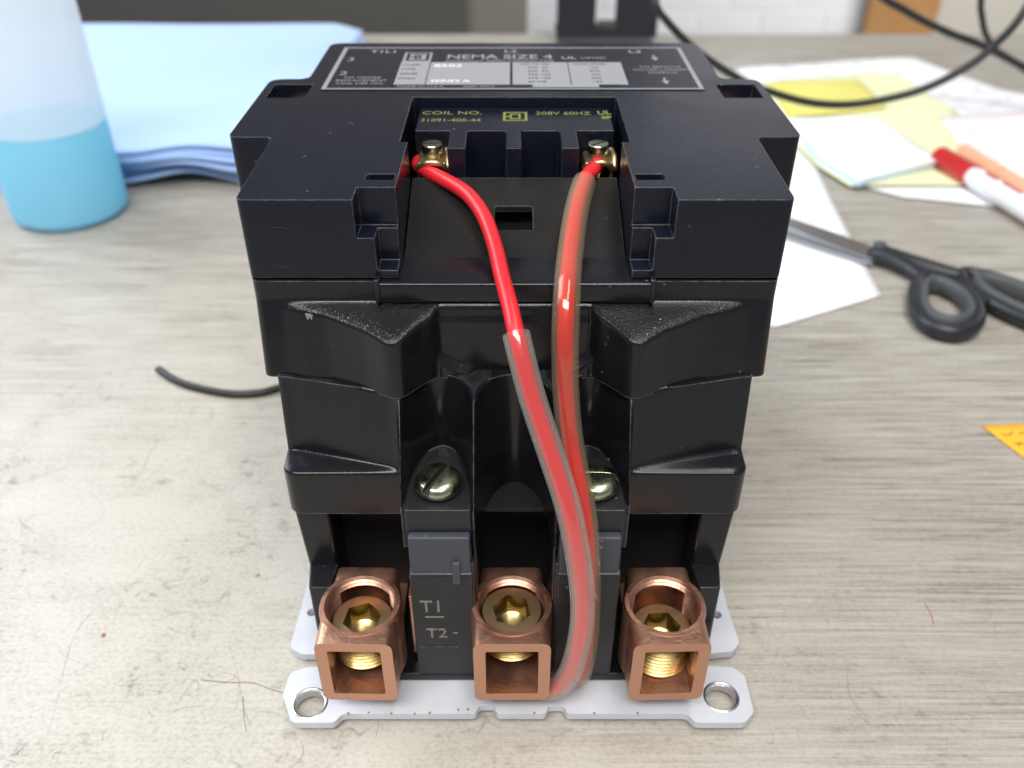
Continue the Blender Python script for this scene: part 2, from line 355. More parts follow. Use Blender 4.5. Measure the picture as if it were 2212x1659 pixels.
def lathe(bm, prof, n=48, cx=0, cy=0, cz=0, caps=True):
    rings = []
    for r, z in prof:
        if r < 1e-6: rings.append([bm.verts.new((cx, cy, cz + z))]); continue
        rings.append([bm.verts.new((cx + r * math.cos(2 * math.pi * i / n), cy + r * math.sin(2 * math.pi * i / n), cz + z)) for i in range(n)])
    for a, b in zip(rings, rings[1:]):
        for i in range(n):
            j = (i + 1) % n
            if len(a) == 1 and len(b) == 1: continue
            if len(a) == 1: bm.faces.new((a[0], b[j], b[i]))
            elif len(b) == 1: bm.faces.new((a[i], a[j], b[0]))
            else: bm.faces.new((a[i], a[j], b[j], b[i]))
    if caps:
        if len(rings[0]) > 1: bm.faces.new(rings[0][::-1])
        if len(rings[-1]) > 1: bm.faces.new(rings[-1])
def smooth_path(pts, n=10, closed=False):
    P = [Vector(p) for p in pts]; out = []; m = len(P)
    rng_ = range(m) if closed else range(m - 1)
    for i in rng_:
        p0 = P[(i - 1) % m] if closed or i > 0 else P[0] * 2 - P[1]
        p1 = P[i]; p2 = P[(i + 1) % m]
        p3 = P[(i + 2) % m] if closed or i + 2 < m else P[-1] * 2 - P[-2]
        for k in range(n):
            t = k / n
            out.append(0.5 * ((2 * p1) + (p2 - p0) * t + (2 * p0 - 5 * p1 + 4 * p2 - p3) * t * t + (3 * p1 - p0 - 3 * p2 + p3) * t ** 3))
    if not closed: out.append(P[-1].copy())
    return out
def sweep(bm, path, rad, n=16, closed=False, cap=True, squash=1.0, flip=False):
    """tube along path; rad number or function of 0..1; returns rings"""
    m = len(path); rings = []; T0 = None; N = None
    for i, p in enumerate(path):
        a = path[i - 1] if (i > 0 or closed) else p; b = path[(i + 1) % m] if (i < m - 1 or closed) else p
        T = (b - a).normalized()
        if N is None:
            N = T.cross(Vector((0, 0, 1)));  N = N if N.length > 0.1 else T.cross(Vector((1, 0, 0))); N.normalize()
        else:
            N = (N - T * N.dot(T)).normalized()
        B = T.cross(N); r = rad(i / (m - 1)) if callable(rad) else rad
        rings.append([bm.verts.new(p + N * (r * math.cos(2 * math.pi * k / n)) + B * (r * squash * math.sin(2 * math.pi * k / n))) for k in range(n)])
    cnt = m if closed else m - 1
    for i in range(cnt):
        a, b = rings[i], rings[(i + 1) % m]
        for k in range(n):
            j = (k + 1) % n
            bm.faces.new((a[k], b[k], b[j], a[j]) if flip else (a[k], a[j], b[j], b[k]))
    if cap and not closed: bm.faces.new(rings[0][::-1]); bm.faces.new(rings[-1])
    return rings
def text(name, s, size, loc, m, parent, rot=(0, 0, 0), ext=0.04, align='LEFT', sx=1.0, bold=0.0):
    cu = bpy.data.curves.new(name, 'FONT'); cu.body = s; cu.size = size * MM; cu.extrude = ext * MM; cu.align_x = align
    cu.offset = bold * MM; cu.resolution_u = 3
    t = bpy.data.objects.new(name, cu); COL.objects.link(t)
    dg = bpy.context.evaluated_depsgraph_get(); dg.update()
    me = bpy.data.meshes.new_from_object(t.evaluated_get(dg)); bpy.data.objects.remove(t); bpy.data.curves.remove(cu)
    me.materials.clear(); o = link(name, me, m, parent, None)
    o.location = [c * MM for c in loc]; o.rotation_euler = rot; o.scale = (sx, 1, 1); return o

# ------------------------------------------------------------------ desk, walls
o = from_bm('desk_top', (lambda b: (box(b, -1100, 1100, -520, 697, -28, 0), b)[1])(bmesh.new()), M['desk'], None, None)
bevel(o, 1.5, 2, wn=False); tag(o, 'grey beige wood grain laminate desk top, scratched at the front left', None, kind='structure')
# chips and specks in the laminate
for i, (x, y, r) in enumerate(((-136.5, -85.5, 1.0), (-91, -59, 0.75))):
    bm = bmesh.new(); n = 9
    prism(bm, [(x + r * random.uniform(.6, 1.1) * math.cos(a * 2 * math.pi / n), y + r * random.uniform(.7, 1.3) * math.sin(a * 2 * math.pi / n)) for a in range(n)], 0.02, 0.10)
    from_bm('chip', bm, M['rust'], o, None)
for pts, r in (([(-99, -103, .1), (-90, -104, .2), (-82, -104.2, .2), (-76, -106.5, .2), (-71, -108, .2)], .09), ([(-84, -109, .1), (-82, -116, .1), (-80, -121, .1)], .06)):
    bm = bmesh.new(); sweep(bm, smooth_path(pts, 6), r, 6); from_bm('hair', bm, M['pen_ink'], o, None)

fl = from_bm('floor', (lambda b: (box(b, -4000, 4500, -2500, 3200, -760, -740), b)[1])(bmesh.new()), M['floor'], None, None)
tag(fl, kind='structure')
# white painted brick wall far behind the desk; each brick in view its own part
wall = empty('brick_wall', (0, 2640, -740)); tag(wall, 'white painted brick wall in the far background, behind the black monitor stand', 'wall')
bm = bmesh.new(); box(bm, -30, 1330, -9.5, 120, 0, 2300); from_bm('mortar_core', bm, M['mortar'], wall, None)
bw, bh = 200, 64
bmb = bmesh.new(); box(bmb, 0, bw - 4, 0, 24, 0, bh - 3)
bmesh.ops.bevel(bmb, geom=bmb.edges[:], offset=2.5, segments=1, affect='EDGES')
brick_me = from_bm('brick', bmb, M['brick_white'], None, 30); base_mesh = brick_me.data; bpy.data.objects.remove(brick_me)
rest = bmesh.new()
for row in range(34):
    for k in range(7):
        x = -20 + k * bw - (row % 2) * bw / 2; z = 8 + row * (bh + 1.5)
        if x < -60: x = -30
        if x + bw > 1330: continue
        if 4 <= row <= 8:
            b = bpy.data.objects.new('brick', base_mesh); COL.objects.link(b); b.parent = wall
            b.location = (x * MM, random.uniform(-3, 2) * MM - 0.012, z * MM)
        else:
            box(rest, x, x + bw - 4, -12, 10, z, z + bh - 3)
tag(from_bm('brick_course', rest, M['brick_white'], wall, None), kind='stuff')

po = from_bm('wooden_post', (lambda b: (box(b, 1085, 1300, 2560, 2600, -740, 1560), b)[1])(bmesh.new()), M['oak'], None, None)
bevel(po, 4, 2); tag(po, 'varnished oak post standing right of the white brick wall', 'post')
bwl = from_bm('beige_wall', (lambda b: (box(b, 1332, 4000, 2640, 2760, -740, 1560), b)[1])(bmesh.new()), M['beige_wall'], None, None)
tag(bwl, 'plain beige wall at the top right, behind the black cables', 'wall')
twl = from_bm('taupe_wall', (lambda b: (box(b, -3500, -32, 2640, 2760, -740, 1560), b)[1])(bmesh.new()), M['taupe_wall'], None, None)
tag(twl, 'plain taupe wall at the top left, behind the dark grey cabinet', 'wall')
cab = empty('cabinet', (-300, 1500, -740)); tag(cab, 'dark grey low cabinet beyond the desk, behind the blue towels', 'cabinet')
part_box('carcass', (-640, 330, 0, 380, 0, 745), M['cabinet_trim'], cab, 3)
part_box('door', (-560, 215, -14, -1, 40, 735), M['cabinet'], cab, 2)

# monitor stand behind the contactor
ms = empty('monitor_stand', (94, 640, 0)); tag(ms, 'black monitor stand with a slot, standing at the back of the desk', 'monitor stand')
part_box('base', (-48, 50, 6, 90, 0, 3), M['monitor'], ms, 2)
bm = bmesh.new(); box(bm, -49, 51, 4, 24, 9, 330); col = from_bm('column', bm, M['monitor'], ms, None)
boolean(col, [cutter_box(-11, 10, -5, 40, 19, 200)]); bevel(col, 1.5, 2)
part_box('cable_clip', (-8, 12, 8, 20, 9.2, 23), M['cabinet'], ms, 1)

# ------------------------------------------------------------------ contactor
C = empty('contactor', (0.8, 0, 0))
tag(C, 'black three-pole contactor with copper lugs, standing on its white mounting plate on the desk', 'contactor')
# white mounting plate
pl = [(-72, 78), (-72, -78), (-72.5, -94.5), (-68, -97), (-58, -97), (-57, -101), (-66, -102), (-70.5, -104), (-71, -112), (-66.5, -121.5), (-53.5, -121.5), (-52, -118.5),
      (-11.5, -118.5), (-11, -115.5), (-6, -115.5), (-5.5, -118.5), (9.5, -118.5), (10, -115.8), (15, -115.8), (15.5, -118.5), (52, -118.5), (53.5, -121.5), (68.5, -121.5), (72, -118), (72, -105), (69, -102), (57, -101), (58, -97), (70, -96), (73, -92.5), (72, -78), (72, 78)]
bm = bmesh.new(); prism(bm, round_poly(pl, 3.0, 4), 2.2, 5.0)
plate = from_bm('mounting_plate', bm, M['white_paint'], C, None)
cut = []
for x, y, r in ((-62.2, -114.8, 4.7), (63.2, -112.6, 4.7), (-68, -80, 1.6), (67.8, -81, 1.6)):
    b2 = bmesh.new(); lathe(b2, [(r, -5), (r, 12)], 40, x, y, 0); cut.append(from_bm('cutter', b2, None, None, None))
boolean(plate, cut); bevel(plate, 0.7, 3, 40)
bm = bmesh.new()
for s in ((-71, -58), (58, 71)): box(bm, s[0] + 4, s[1] - 4, -112 + 0, -112 + .01, 0, .01) if False else None
bm.free()
for x0, x1, y0, y1 in ((-50, 50, -117.2, 90), (-66, 66, -92, 76)):
    part_box('plate_foot', (x0, x1, y0 + 6, y1 - 14, 0.05, 2.3), M['white_paint'], C, 0)
    break
for x, y in ((-62.2, -114.8), (63.2, -112.6)):
    bm = bmesh.new(); lathe(bm, [(4.72, 2.0), (4.72, 5.05), (5.0, 5.2), (5.35, 5.12), (5.5, 5.02), (5.5, 4.6), (4.4, 4.4), (4.4, 1.9), (4.72, 2.0)], 40, x, y, 0, caps=False)
    from_bm('hole_rim', bm, M['steel'], C, 40)
for x, y in ((-17, -117.2), (-14, -117.0), (-37, -118.3), (-44, -118.2), (-30, -118.4), (-25.5, -118.2), (24, -118.3), (37, -118.3), (-50, -118.4), (6, -118.2)):
    bm = bmesh.new(); n = 8; r = .45
    prism(bm, [(x + r * random.uniform(.5, 1.2) * math.cos(a * 6.283 / n), y + r * random.uniform(.5, 1.3) * math.sin(a * 6.283 / n)) for a in range(n)], 4.98, 5.03)
    from_bm('rust_spot', bm, M['rust'], C, None)

# ---- moulded housing fronts as relief surfaces
def relief(name, X, z0, z1, fn, step, back, m):
    xs = np.linspace(-X, X, int(2 * X / step) + 1); zs = np.linspace(z0, z1, int((z1 - z0) / step) + 1)
    D = fn(np.abs(xs)[None, :], zs[:, None]) * np.ones((len(zs), len(xs)))
    nz, nx = D.shape
    verts = [(xs[i] * MM, -D[j, i] * MM, zs[j] * MM) for j in range(nz) for i in range(nx)]
    faces = [(j * nx + i, j * nx + i + 1, (j + 1) * nx + i + 1, (j + 1) * nx + i) for j in range(nz - 1) for i in range(nx - 1)]
    ring = [i for i in range(nx)] + [j * nx + nx - 1 for j in range(1, nz)] + [(nz - 1) * nx + i for i in range(nx - 2, -1, -1)] + [j * nx for j in range(nz - 2, 0, -1)]
    base = len(verts); verts += [(verts[k][0], back * MM, verts[k][2]) for k in ring]; n = len(ring)
    faces += [(ring[(q + 1) % n], ring[q], base + q, base + (q + 1) % n) for q in range(n)]
    faces.append(tuple(base + q for q in range(n)))
    me = bpy.data.meshes.new(name); me.from_pydata(verts, [], faces); me.validate(); me.update()
    return link(name, me, m, C, 50)
def gauss(D, s):
    k = int(3 * s + 1); w = np.exp(-np.arange(-k, k + 1) ** 2 / (2 * s * s)); w /= w.sum()
    P = np.pad(D, k, mode='edge'); P = np.apply_along_axis(lambda v: np.convolve(v, w, 'valid'), 0, P)
    return np.apply_along_axis(lambda v: np.convolve(v, w, 'valid'), 1, P)
def side_round(a, X, r): # how far the surface falls back near the vertical outer corner
    t = np.clip((a - (X - r)) / r, 0, 1); return r * (1 - np.sqrt(1 - t * t))
def upper(a, z):
    # plan line of the bulging side panels, channel and columns, drafted outwards towards the bottom
    d = np.interp(a, [0, 20.4, 21.0, 22.5, 25, 27.5, 29.2, 30.4, 31.4, 32.6, 34, 36.5, 39.5, 50, 62, 70], [75, 75, 77.4, 79.0, 81.2, 84.4, 86.6, 87.3, 87.6, 87.5, 86.9, 85.0, 82.8, 77.7, 74.2, 73.8])
    panel = d + np.clip((121 - z), 0, 40) * (0.02 + 0.16 * np.clip((a - 34) / 22, 0, 1)) * np.clip((a - 20.4) / 2, 0, 1)
    u = np.where(z > 108, 20.8, 20.8 - 9 * np.clip((108 - z) / 6.5, 0, 1) ** 2.2)     # U-shaped centre recess
    centre = 75.2 + 0 * z + 0.6 * (z < 117)
    low = np.clip((103.5 - z) / 2.0, 0, 1)
    inner_col = 77.2 + 0.06 * (121 - z) + 0 * a
    col = np.where(a < 20.8, inner_col, panel)
    d2 = np.where(a < u, centre, col)
    chamfer = 74.0 + 3.6 * np.clip(121.3 - z, 0, 60)
    d2 = np.minimum(d2, chamfer)
    return np.where(z > 121.3, 73.7 + 0 * d2, d2)
st = 0.45
def upper_s(a, z):
    D = upper(a, z) * np.ones((z.shape[0], a.shape[1])); D = gauss(D, 1.7)
    return D - side_round(a, 69.2, 2.6)
uh = relief('upper_housing', 69.2, 100.0, 127.6, upper_s, 0.35, 73, M['black'])
uh.data.materials.append(M['grain'])
for p in uh.data.polygons:
    c = p.center / MM
    if abs(c.x) > 21 and c.z < 121.6 and c.z > 113 and p.normal.z > 0.6: p.material_index = 1
rg = random.Random(5); bm = bmesh.new()  # lamp glints on the grained shelf, put in as pale raised flecks
for k in range(900):
    sgn = -1 if rg.random() < .62 else 1; a = rg.uniform(21.5, 60)
    dpl = float(upper(np.array([[a]]), np.array([[114.0]]))[0, 0]); d_ = dpl - 0.4 - abs(rg.gauss(0, 1.7)) if rg.random() < .93 else rg.uniform(74.5, dpl - .4)
    if d_ < 74.3 or (sgn > 0 and rg.random() < .75) or (a < 30 and rg.random() < .6): continue
    z_ = 121.3 - (d_ - 74.0) / 3.6 + .02; q = rg.uniform(.06, .19); t0 = rg.uniform(0, 6.28)
    b3 = [bm.verts.new((sgn * a + q * math.cos(t0 + j * 2.094), -d_ + q * math.sin(t0 + j * 2.094), z_ - .05)) for j in range(3)]
    tp = bm.verts.new((sgn * a + rg.uniform(-.1, .1), -d_ + rg.uniform(-.1, .1), z_ + q * rg.uniform(.5, 1.2)))
    for j in range(3): bm.faces.new((b3[j], b3[(j + 1) % 3], tp))
tag(from_bm('shelf_glints', bm, M['fleck'], C, None), kind='stuff')
def lower(a, z):
    dr = 88.5 + (101 - z) * 17.0 / 26
    dr = np.minimum(dr, 105)
    well = 78 + (dr - 78) * (1 - np.sqrt(np.clip(1 - ((a - 21) / 9.4) ** 2, 0, 1)))
    arch = np.clip((z - 93.5) / 8, 0, 1)                                             # the wells close as arches at the top
    centre = 78 + (dr - 78) * (1 - np.sqrt(np.clip(1 - (a / 10.4) ** 2, 0, 1)))
    pan = np.interp(a, [0, 31.4, 34, 62, 70], [88.0, 87.6, 86.2, 79.3, 78.6]) + (101 - z) * 0.12
    d = np.where(a < 10.4, centre, np.where(a < 11.6, dr, np.where(a < 30.4, well, np.where(a < 31.2, dr, pan))))
    d = np.where((a > 11.6) & (a < 30.4) & (z < 75.0), 104, d)
    sh = 91.0 - 1.0 * np.clip(z - 76, 0, 1)
    d = np.where((z < 77) & (a > 31.2), sh, d)
    # rounded-over top: everything more forward than the part above slopes back to it
    return np.minimum(d, 77.5 + (101.3 - z) * 8.0 + 4.0 * np.clip((a - 30) / 2, 0, 1))
def lower_s(a, z):
    D = gauss(lower(a, z) * np.ones((z.shape[0], a.shape[1])), 0.9)
    X = np.where(z < 77, 66.0, 66.0); r = np.where(z < 77, 5.0, 2.6)
    t = np.clip((a - (X - r)) / r, 0, 1)
    return D - r * (1 - np.sqrt(1 - t * t)) * np.where(z < 77, 1.2, 1)
relief('lower_housing', 65.0, 61.0, 101.0, lower_s, 0.35, 71, M['black'])

bm = bmesh.new(); prism(bm, [(-55.2, 119.6), (-53.2, 119.5), (-53.6, 117.9), (-54.2, 118.7), (-54.7, 117.8)], -77.2, -75.8, 'y')
from_bm('edge_chip', bm, M['fleck'], C, None)
# terminal compartments: side walls, feet, barriers, back wall
for s in (-1, 1):
    bm = bmesh.new()
    a, b, c, d = (61.0, 54.2) , (64.2, 54.2), None, None
    v = [bm.verts.new(p) for p in ((s * 54.2, -88, 5), (s * 61.5, -88, 5), (s * 61.5, 70, 5), (s * 54.2, 70, 5), (s * 54.2, -88.5, 62), (s * 64.6, -88.5, 62), (s * 64.6, 70, 62), (s * 54.2, 70, 62))]
    for f in ((0, 3, 2, 1), (4, 5, 6, 7), (0, 1, 5, 4), (1, 2, 6, 5), (2, 3, 7, 6), (3, 0, 4, 7)): bm.faces.new([v[i] for i in f])
    bevel(from_bm('side_wall', bm, M['black'], C, None), 1.2, 3)
    bm = bmesh.new(); prism(bm, round_poly([(s * 55.6, -76), (s * 62.8, -76), (s * 63.0, -88), (s * 61.6, -97.5), (s * 55.2, -97.5), (s * 54.2, -88)], [0, 0, 2, 1.2, .6, 2], 3), 5, 36.8)
    bevel(from_bm('side_foot', bm, M['black'], C, None), 0.7, 2)
    # barrier between two terminals: vertical, worn sloping band, vertical
    bm = bmesh.new(); x0, x1 = sorted((s * 11.9, s * 29.6))
    prism(bm, [(-70, 5.1), (-106.8, 5.1), (-107, 52.5), (-104.6, 54.2), (-103.6, 66.6), (-104.6, 67.6), (-104.6, 75.2), (-70, 75.2)], x0, x1, 'x')
    bevel(from_bm('barrier', bm, M['dusty'], C, None), 0.45, 2)
    part_box('worn_band', (min(s * 12.2, s * 29.1), max(s * 12.2, s * 29.1), -106.6, -103, 53.0, 66.8), M['worn'], C, 0.7)
    part_box('barrier_rib', (min(s * 16.6, s * 11.2), max(s * 16.6, s * 11.2), -106.2, -90, 5.2, 56.5), M['dusty'], C, 0.5)
    part_box('barrier_tab', (min(s * 17.4, s * 15.2), max(s * 17.4, s * 15.2), -107.7, -104, 49.6, 58), M['worn'], C, 0.3)
    part_box('barrier_groove_wall', (min(s * 11.6, s * 10.6), max(s * 11.6, s * 10.6), -104.2, -80, 5.2, 74), M['black'], C, 0.4)
part_box('back_wall', (-60, 60, -76, -70.2, 5.1, 61.2), M['dark'], C, 0)
part_box('roof', (-54.1, 54.1, -89, -70.3, 60.0, 61.6), M['dark'], C, 0)
part_box('core', (-60, 60, -70.2, 70, 5.15, 61.3), M['black'], C, 0)
part_box('terminal_bed', (-53.8, 53.8, -107, -76.2, 5.12, 8.5), M['black'], C, 0.5)

# copper bus bars under the lugs
for x in (-44.3, 0, 43.7):
    part_box('bus_bar', (x - 9, x + 9, -92, -76, 12.6, 15.2), M['copper'], C, 0.3)
    if x < -10: part_box('bus_strap', (x + 12.9, x + 14.2, -101, -77, 11, 37), M['copper'], C, 0.2)

# lugs: square tube with a threaded barrel, brass set screw inside
def make_lug():
    bm = bmesh.new(); hw, h0, h1 = 10.9, 0, 25.6
    secs = []
    for y, w in ((-14.3, 10.9), (-5.5, 10.9), (2, 10.4), (9, 9.6), (14, 9.4)):
        secs.append([bm.verts.new((px_, y, pz)) for px_, pz in round_poly([(-w, h0), (w, h0), (w, h1), (-w, h1)], 2.8, 5)])
    n = len(secs[0]); bm.faces.new(secs[0]); bm.faces.new(secs[-1][::-1])
    for A_, B_ in zip(secs, secs[1:]):
        for k in range(n): bm.faces.new((A_[k], B_[k], B_[(k + 1) % n], A_[(k + 1) % n]))
    o = from_bm('terminal_lug', bm, M['copper'], None, None)
    b2 = bmesh.new(); lathe(b2, [(11.6, 0.0), (11.95, 0.9), (11.95, 24.7), (11.6, 25.9)], 64)
    cyl = from_bm('cutter', b2, None, None, None)
    boolean(o, [cyl], 'UNION')
    tube = bmesh.new(); prism(tube, round_poly([(-7.5, 3.1), (7.5, 3.1), (7.5, 22.2), (-7.5, 22.2)], .6, 2), -30, 12.5, 'y')
    b3 = bmesh.new(); pr = [(9.6, 12)]; z = 12.4
    while z < 24.6: pr += [(9.6, z), (10.4, z + .65)]; z += 1.3
    pr += [(9.8, 25.2), (10.6, 26.2), (10.6, 30)]
    lathe(b3, pr, 64)
    boolean(o, [from_bm('cutter', tube, None, None, None), from_bm('cutter', b3, None, None, None)])
    bmx = bmesh.new(); bmx.from_mesh(o.data); bmesh.ops.remove_doubles(bmx, verts=bmx.verts, dist=1e-6)
    bmx.to_mesh(o.data); bmx.free()
    o.data.shade_smooth(); o.data.set_sharp_from_angle(angle=R(38))
    bevel(o, 0.35, 2, 50, wn=False)
    return o
def make_set_screw():
    bm = bmesh.new(); pr = [(0, 0), (7.6, 0), (8.3, 0.5)]; z = 0.6
    while z < 10.8: pr += [(9.3, z + .55), (9.3, z + .75), (8.4, z + 1.3), (8.4, z + 1.5)]; z += 1.5
    pr += [(9.1, 12.0), (8.5, 12.7), (0, 12.7)]
    lathe(bm, pr, 64); o = from_bm('set_screw', bm, M['brass'], None, None)
    h = bmesh.new(); n = 6
    top = [h.verts.new((5.9 * math.cos(a * math.pi / 3 + .26), 5.9 * math.sin(a * math.pi / 3 + .26), 16)) for a in range(6)]
    mid = [h.verts.new((5.9 * math.cos(a * math.pi / 3 + .26), 5.9 * math.sin(a * math.pi / 3 + .26), 7.0)) for a in range(6)]
    h.faces.new(top); h.faces.new(mid[::-1])
    for i in range(6):
        h.faces.new((top[i], top[(i + 1) % 6], mid[(i + 1) % 6], mid[i]))
    h2 = bmesh.new(); lathe(h2, [(0, 3.6), (4.9, 7.4), (4.9, 9)], 32)
    boolean(o, [from_bm('cutter', h, None, None, None), from_bm('cutter', h2, None, None, None)])
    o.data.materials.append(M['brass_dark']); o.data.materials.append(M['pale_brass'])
    for p in o.data.polygons:  # painted shading: paler top ring, darker thread undersides and hex walls
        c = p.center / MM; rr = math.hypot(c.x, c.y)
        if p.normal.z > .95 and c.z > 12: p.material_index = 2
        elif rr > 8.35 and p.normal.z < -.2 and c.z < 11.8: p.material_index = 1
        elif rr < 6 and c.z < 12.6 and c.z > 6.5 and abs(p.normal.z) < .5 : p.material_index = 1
    o.data.shade_smooth(); o.data.set_sharp_from_angle(angle=R(32)); return o
lug0 = make_lug(); scr0 = make_set_screw()
for i, (x, z, rz, lab) in enumerate(((-44.9, 19.6, 0.1, 'left copper lug with its brass screw near the top'), (-0.9, 23.2, 0.5, 'middle copper lug with its brass screw flush with the rim'), (43.6, 15.8, 0.8, 'right copper lug with its brass screw sunk deep'))):
    lg = lug0 if i == 0 else lug0.copy(); sc = scr0 if i == 0 else scr0.copy()
    if i: COL.objects.link(lg); COL.objects.link(sc)
    lg.parent = C; lg.location = (x * MM, -0.1051, 0.0131); lg['label'] = lab
    lg.rotation_euler = (0, 0, R((-1.0, 0.4, 1.6)[i]))
    sc.parent = lg; sc.location = (0, 0, (z - 13.1) * MM); sc.rotation_euler = (0, 0, rz)

# slotted pan-head screws on the barrier ledges
def pan_screw(name, r, h, slot_w, slot_d, m):
    bm = bmesh.new(); lathe(bm, [(0, -3), (r * .55, -3), (r * .55, 0), (r * .97, 0), (r, .5), (r * .99, h * .45), (r * .94, h * .70), (r * .84, h * .86), (r * .66, h * .95), (r * .4, h * .99), (0, h)], 48)
    o = from_bm(name, bm, m, None, None); boolean(o, [cutter_box(-r * 2, r * 2, -slot_w / 2, slot_w / 2, h - slot_d, h + 3)])
    o.data.materials.append(M['slot'])
    for p in o.data.polygons:
        if abs(p.center.y / MM) < slot_w / 2 + .02 and p.center.z / MM < h - 0.3 and p.center.z > 0: p.material_index = 1
    o.data.shade_smooth(); o.data.set_sharp_from_angle(angle=R(38)); return bevel(o, 0.12, 2, 45, wn=False)
ps = pan_screw('pan_head_screw', 6.5, 3.9, 2.0, 2.4, M['zinc'])
for i, (x, rz) in enumerate(((-21.0, 62), (22.0, -2))):
    q = ps if i == 0 else ps.copy()
    if i: COL.objects.link(q)
    q.parent = C; q.location = (x * MM, -0.0957, 0.0762); q.rotation_euler = (0, 0, R(rz))

# ---- cover
pts = [(-69.3, -73), (69.3, -73), (69.8, -29), (82.6, -29), (82.6, 27), (69.8, 27), (69.8, 73), (-69.8, 73), (-69.8, 27), (-82.6, 27), (-82.6, -29), (-69.8, -29)]
bm = bmesh.new(); prism(bm, round_poly(pts, [2.2, 2.2, 2.6, 3, 5, 4, 5, 5, 4, 5, 3, 2.6], 5), 128.1, 150)
cover = from_bm('cover', bm, M['cover'], C, None)
cuts = [cutter_box(-32.6, 32.6, -33, 7.5, 120, 160), cutter_box(-30.4, 30.4, -90, -32, 120, 160)]
for s in (-1, 1):
    xx = lambda a, b: sorted((s * a, s * b))
    cuts += [cutter_box(*xx(30.2, 40.2), -90, -65.2, 139.6, 160), cutter_box(*xx(31.4, 38.8), -66, -56.5, 139.7, 160) if False else cutter_box(*xx(31.4, 38.8), -60.2, -56.4, 140.5, 160),
             cutter_box(*xx(30.3, 35.6), -90, -67.0, 130.4, 141), cutter_box(*xx(67.2, 79.8), 6.6, 21.0, 139, 160)]
boolean(cover, cuts)
bevel(cover, 1.0, 4, 35)
tagbox = None
for s in (-1, 1):
    bm = bmesh.new(); lathe(bm, [(0, 0), (5.4, 0), (5.4, 1.0), (3.5, 2.2), (0, 2.7)], 32, s * 73.5, 12.6, 141.6); from_bm('slot_screw', bm, M['copper'], C, 40)
# faint ejector mark rings
for x, z, r in ((-59.5, 137, 5.6),):
    bm = bmesh.new(); sweep(bm, [Vector((x + r * math.cos(a * .1309), -73.0, z + r * math.sin(a * .1309))) for a in range(48)], 0.10, 6, closed=True); from_bm('ejector_mark', bm, M['dark'], C, 40)
for x, y, rz in ((56, -24, .4), (58.5, -27, 2.0), (61, -40, 1), (64, -47, .2), (49, -30, 1.2), (-58, -45, .8), (-48, -18, 2.4), (63.5, -52, .1)):
    bm = bmesh.new(); sweep(bm, smooth_path([(x, y, 150.01), (x + 1.1 * math.cos(rz), y + 1.1 * math.sin(rz), 150.03), (x + 1.9 * math.cos(rz + .6), y + 1.9 * math.sin(rz + .6), 150.01)], 4), .07, 5)
    from_bm('scuff', bm, M['worn'], C, None)

# inside of the cover under the recess, so nothing is hollow
part_box('recess_floor', (-34, 34, -64, 8, 119, 121.5), M['dark'], C, 0)
# lip that carries the sloping panel
part_box('panel_holder', (-36.2, 36.2, -75.4, -64.5, 121.9, 127.8), M['black'], C, 0.9)
part_box('holder_corner', (-36.6, -35.2, -75.9, -70, 122.2, 129.0), M['black'], C, 0.4)
part_box('holder_corner', (35.2, 36.6, -75.9, -70, 122.2, 129.0), M['black'], C, 0.4)
bm = bmesh.new(); prism(bm, [(-29.6, 136.8), (-60, 124.6), (-63, 121.6), (-66.8, 121.6), (-66.9, 122.6), (-64.6, 126.2), (-63.6, 126.5), (-29.6, 138.0)], -30.2, 30.2, 'x')
pan = from_bm('sloping_panel', bm, M['smoke'], C, None); boolean(pan, [cutter_box(-5.6, 5.0, -50.2, -41.2, 115, 150)]); bevel(pan, 0.3, 2)
part_box('panel_back', (-30, 30, -58, -30, 121.6, 124.2), M['dark'], C, 0)

# ---- coil terminal block
bm = bmesh.new(); box(bm, -30.3, 30.3, -29.3, 6.5, 130, 146.9); coil = from_bm('coil_block', bm, M['cover'], C, None)
edges = [(-30.8, -19.6), (-14.2, -2.6), (2.0, 13.6), (18.8, 30.8)]
boolean(coil, [cutter_box(a, b, -40, -14.6, 131.0, 160) for a, b in edges]); bevel(coil, 0.9, 3, 35)
text('lettering', 'COIL NO.', 4.2, (-29.4, -0.2, 146.93), M['yellow_ink'], C, sx=1.05)
text('lettering', '31091-400-44', 4.0, (-29.4, -7.0, 146.93), M['yellow_ink'], C, sx=0.84)
text('lettering', '208V 60HZ', 4.2, (6.6, -0.6, 146.93), M['yellow_ink'], C, sx=0.88)
text('lettering', 'UL', 4.6, (26.2, -0.2, 146.93), M['yellow_ink'], C, sx=0.8, bold=.12)
text('lettering', 'SP', 3.6, (27.2, -4.4, 146.93), M['yellow_ink'], C, sx=0.9, bold=.12)
def square_logo(cx, cy, z, w, h, t, m, parent, name='emblem'):
    bm = bmesh.new()
    def fr(hx, hy, t):
        box(bm, cx - hx, cx + hx, cy + hy - t, cy + hy, z, z + .06); box(bm, cx - hx, cx + hx, cy - hy, cy - hy + t, z, z + .06)
        box(bm, cx - hx, cx - hx + t, cy - hy + t, cy + hy - t, z, z + .06); box(bm, cx + hx - t, cx + hx, cy - hy + t, cy + hy - t, z, z + .06)
    fr(w / 2, h / 2, t); fr(w / 2 - t * 2.6, h / 2 - t * 2.2, t * .85)
    box(bm, cx - w / 2 + t, cx - w / 2 + 2.7 * t, cy - t * .5, cy + t * .5, z, z + .06)
    from_bm(name, bm, m, parent, None)
square_logo(0.2, -2.2, 146.9, 7.6, 8.2, 0.8, M['yellow_ink'], C)
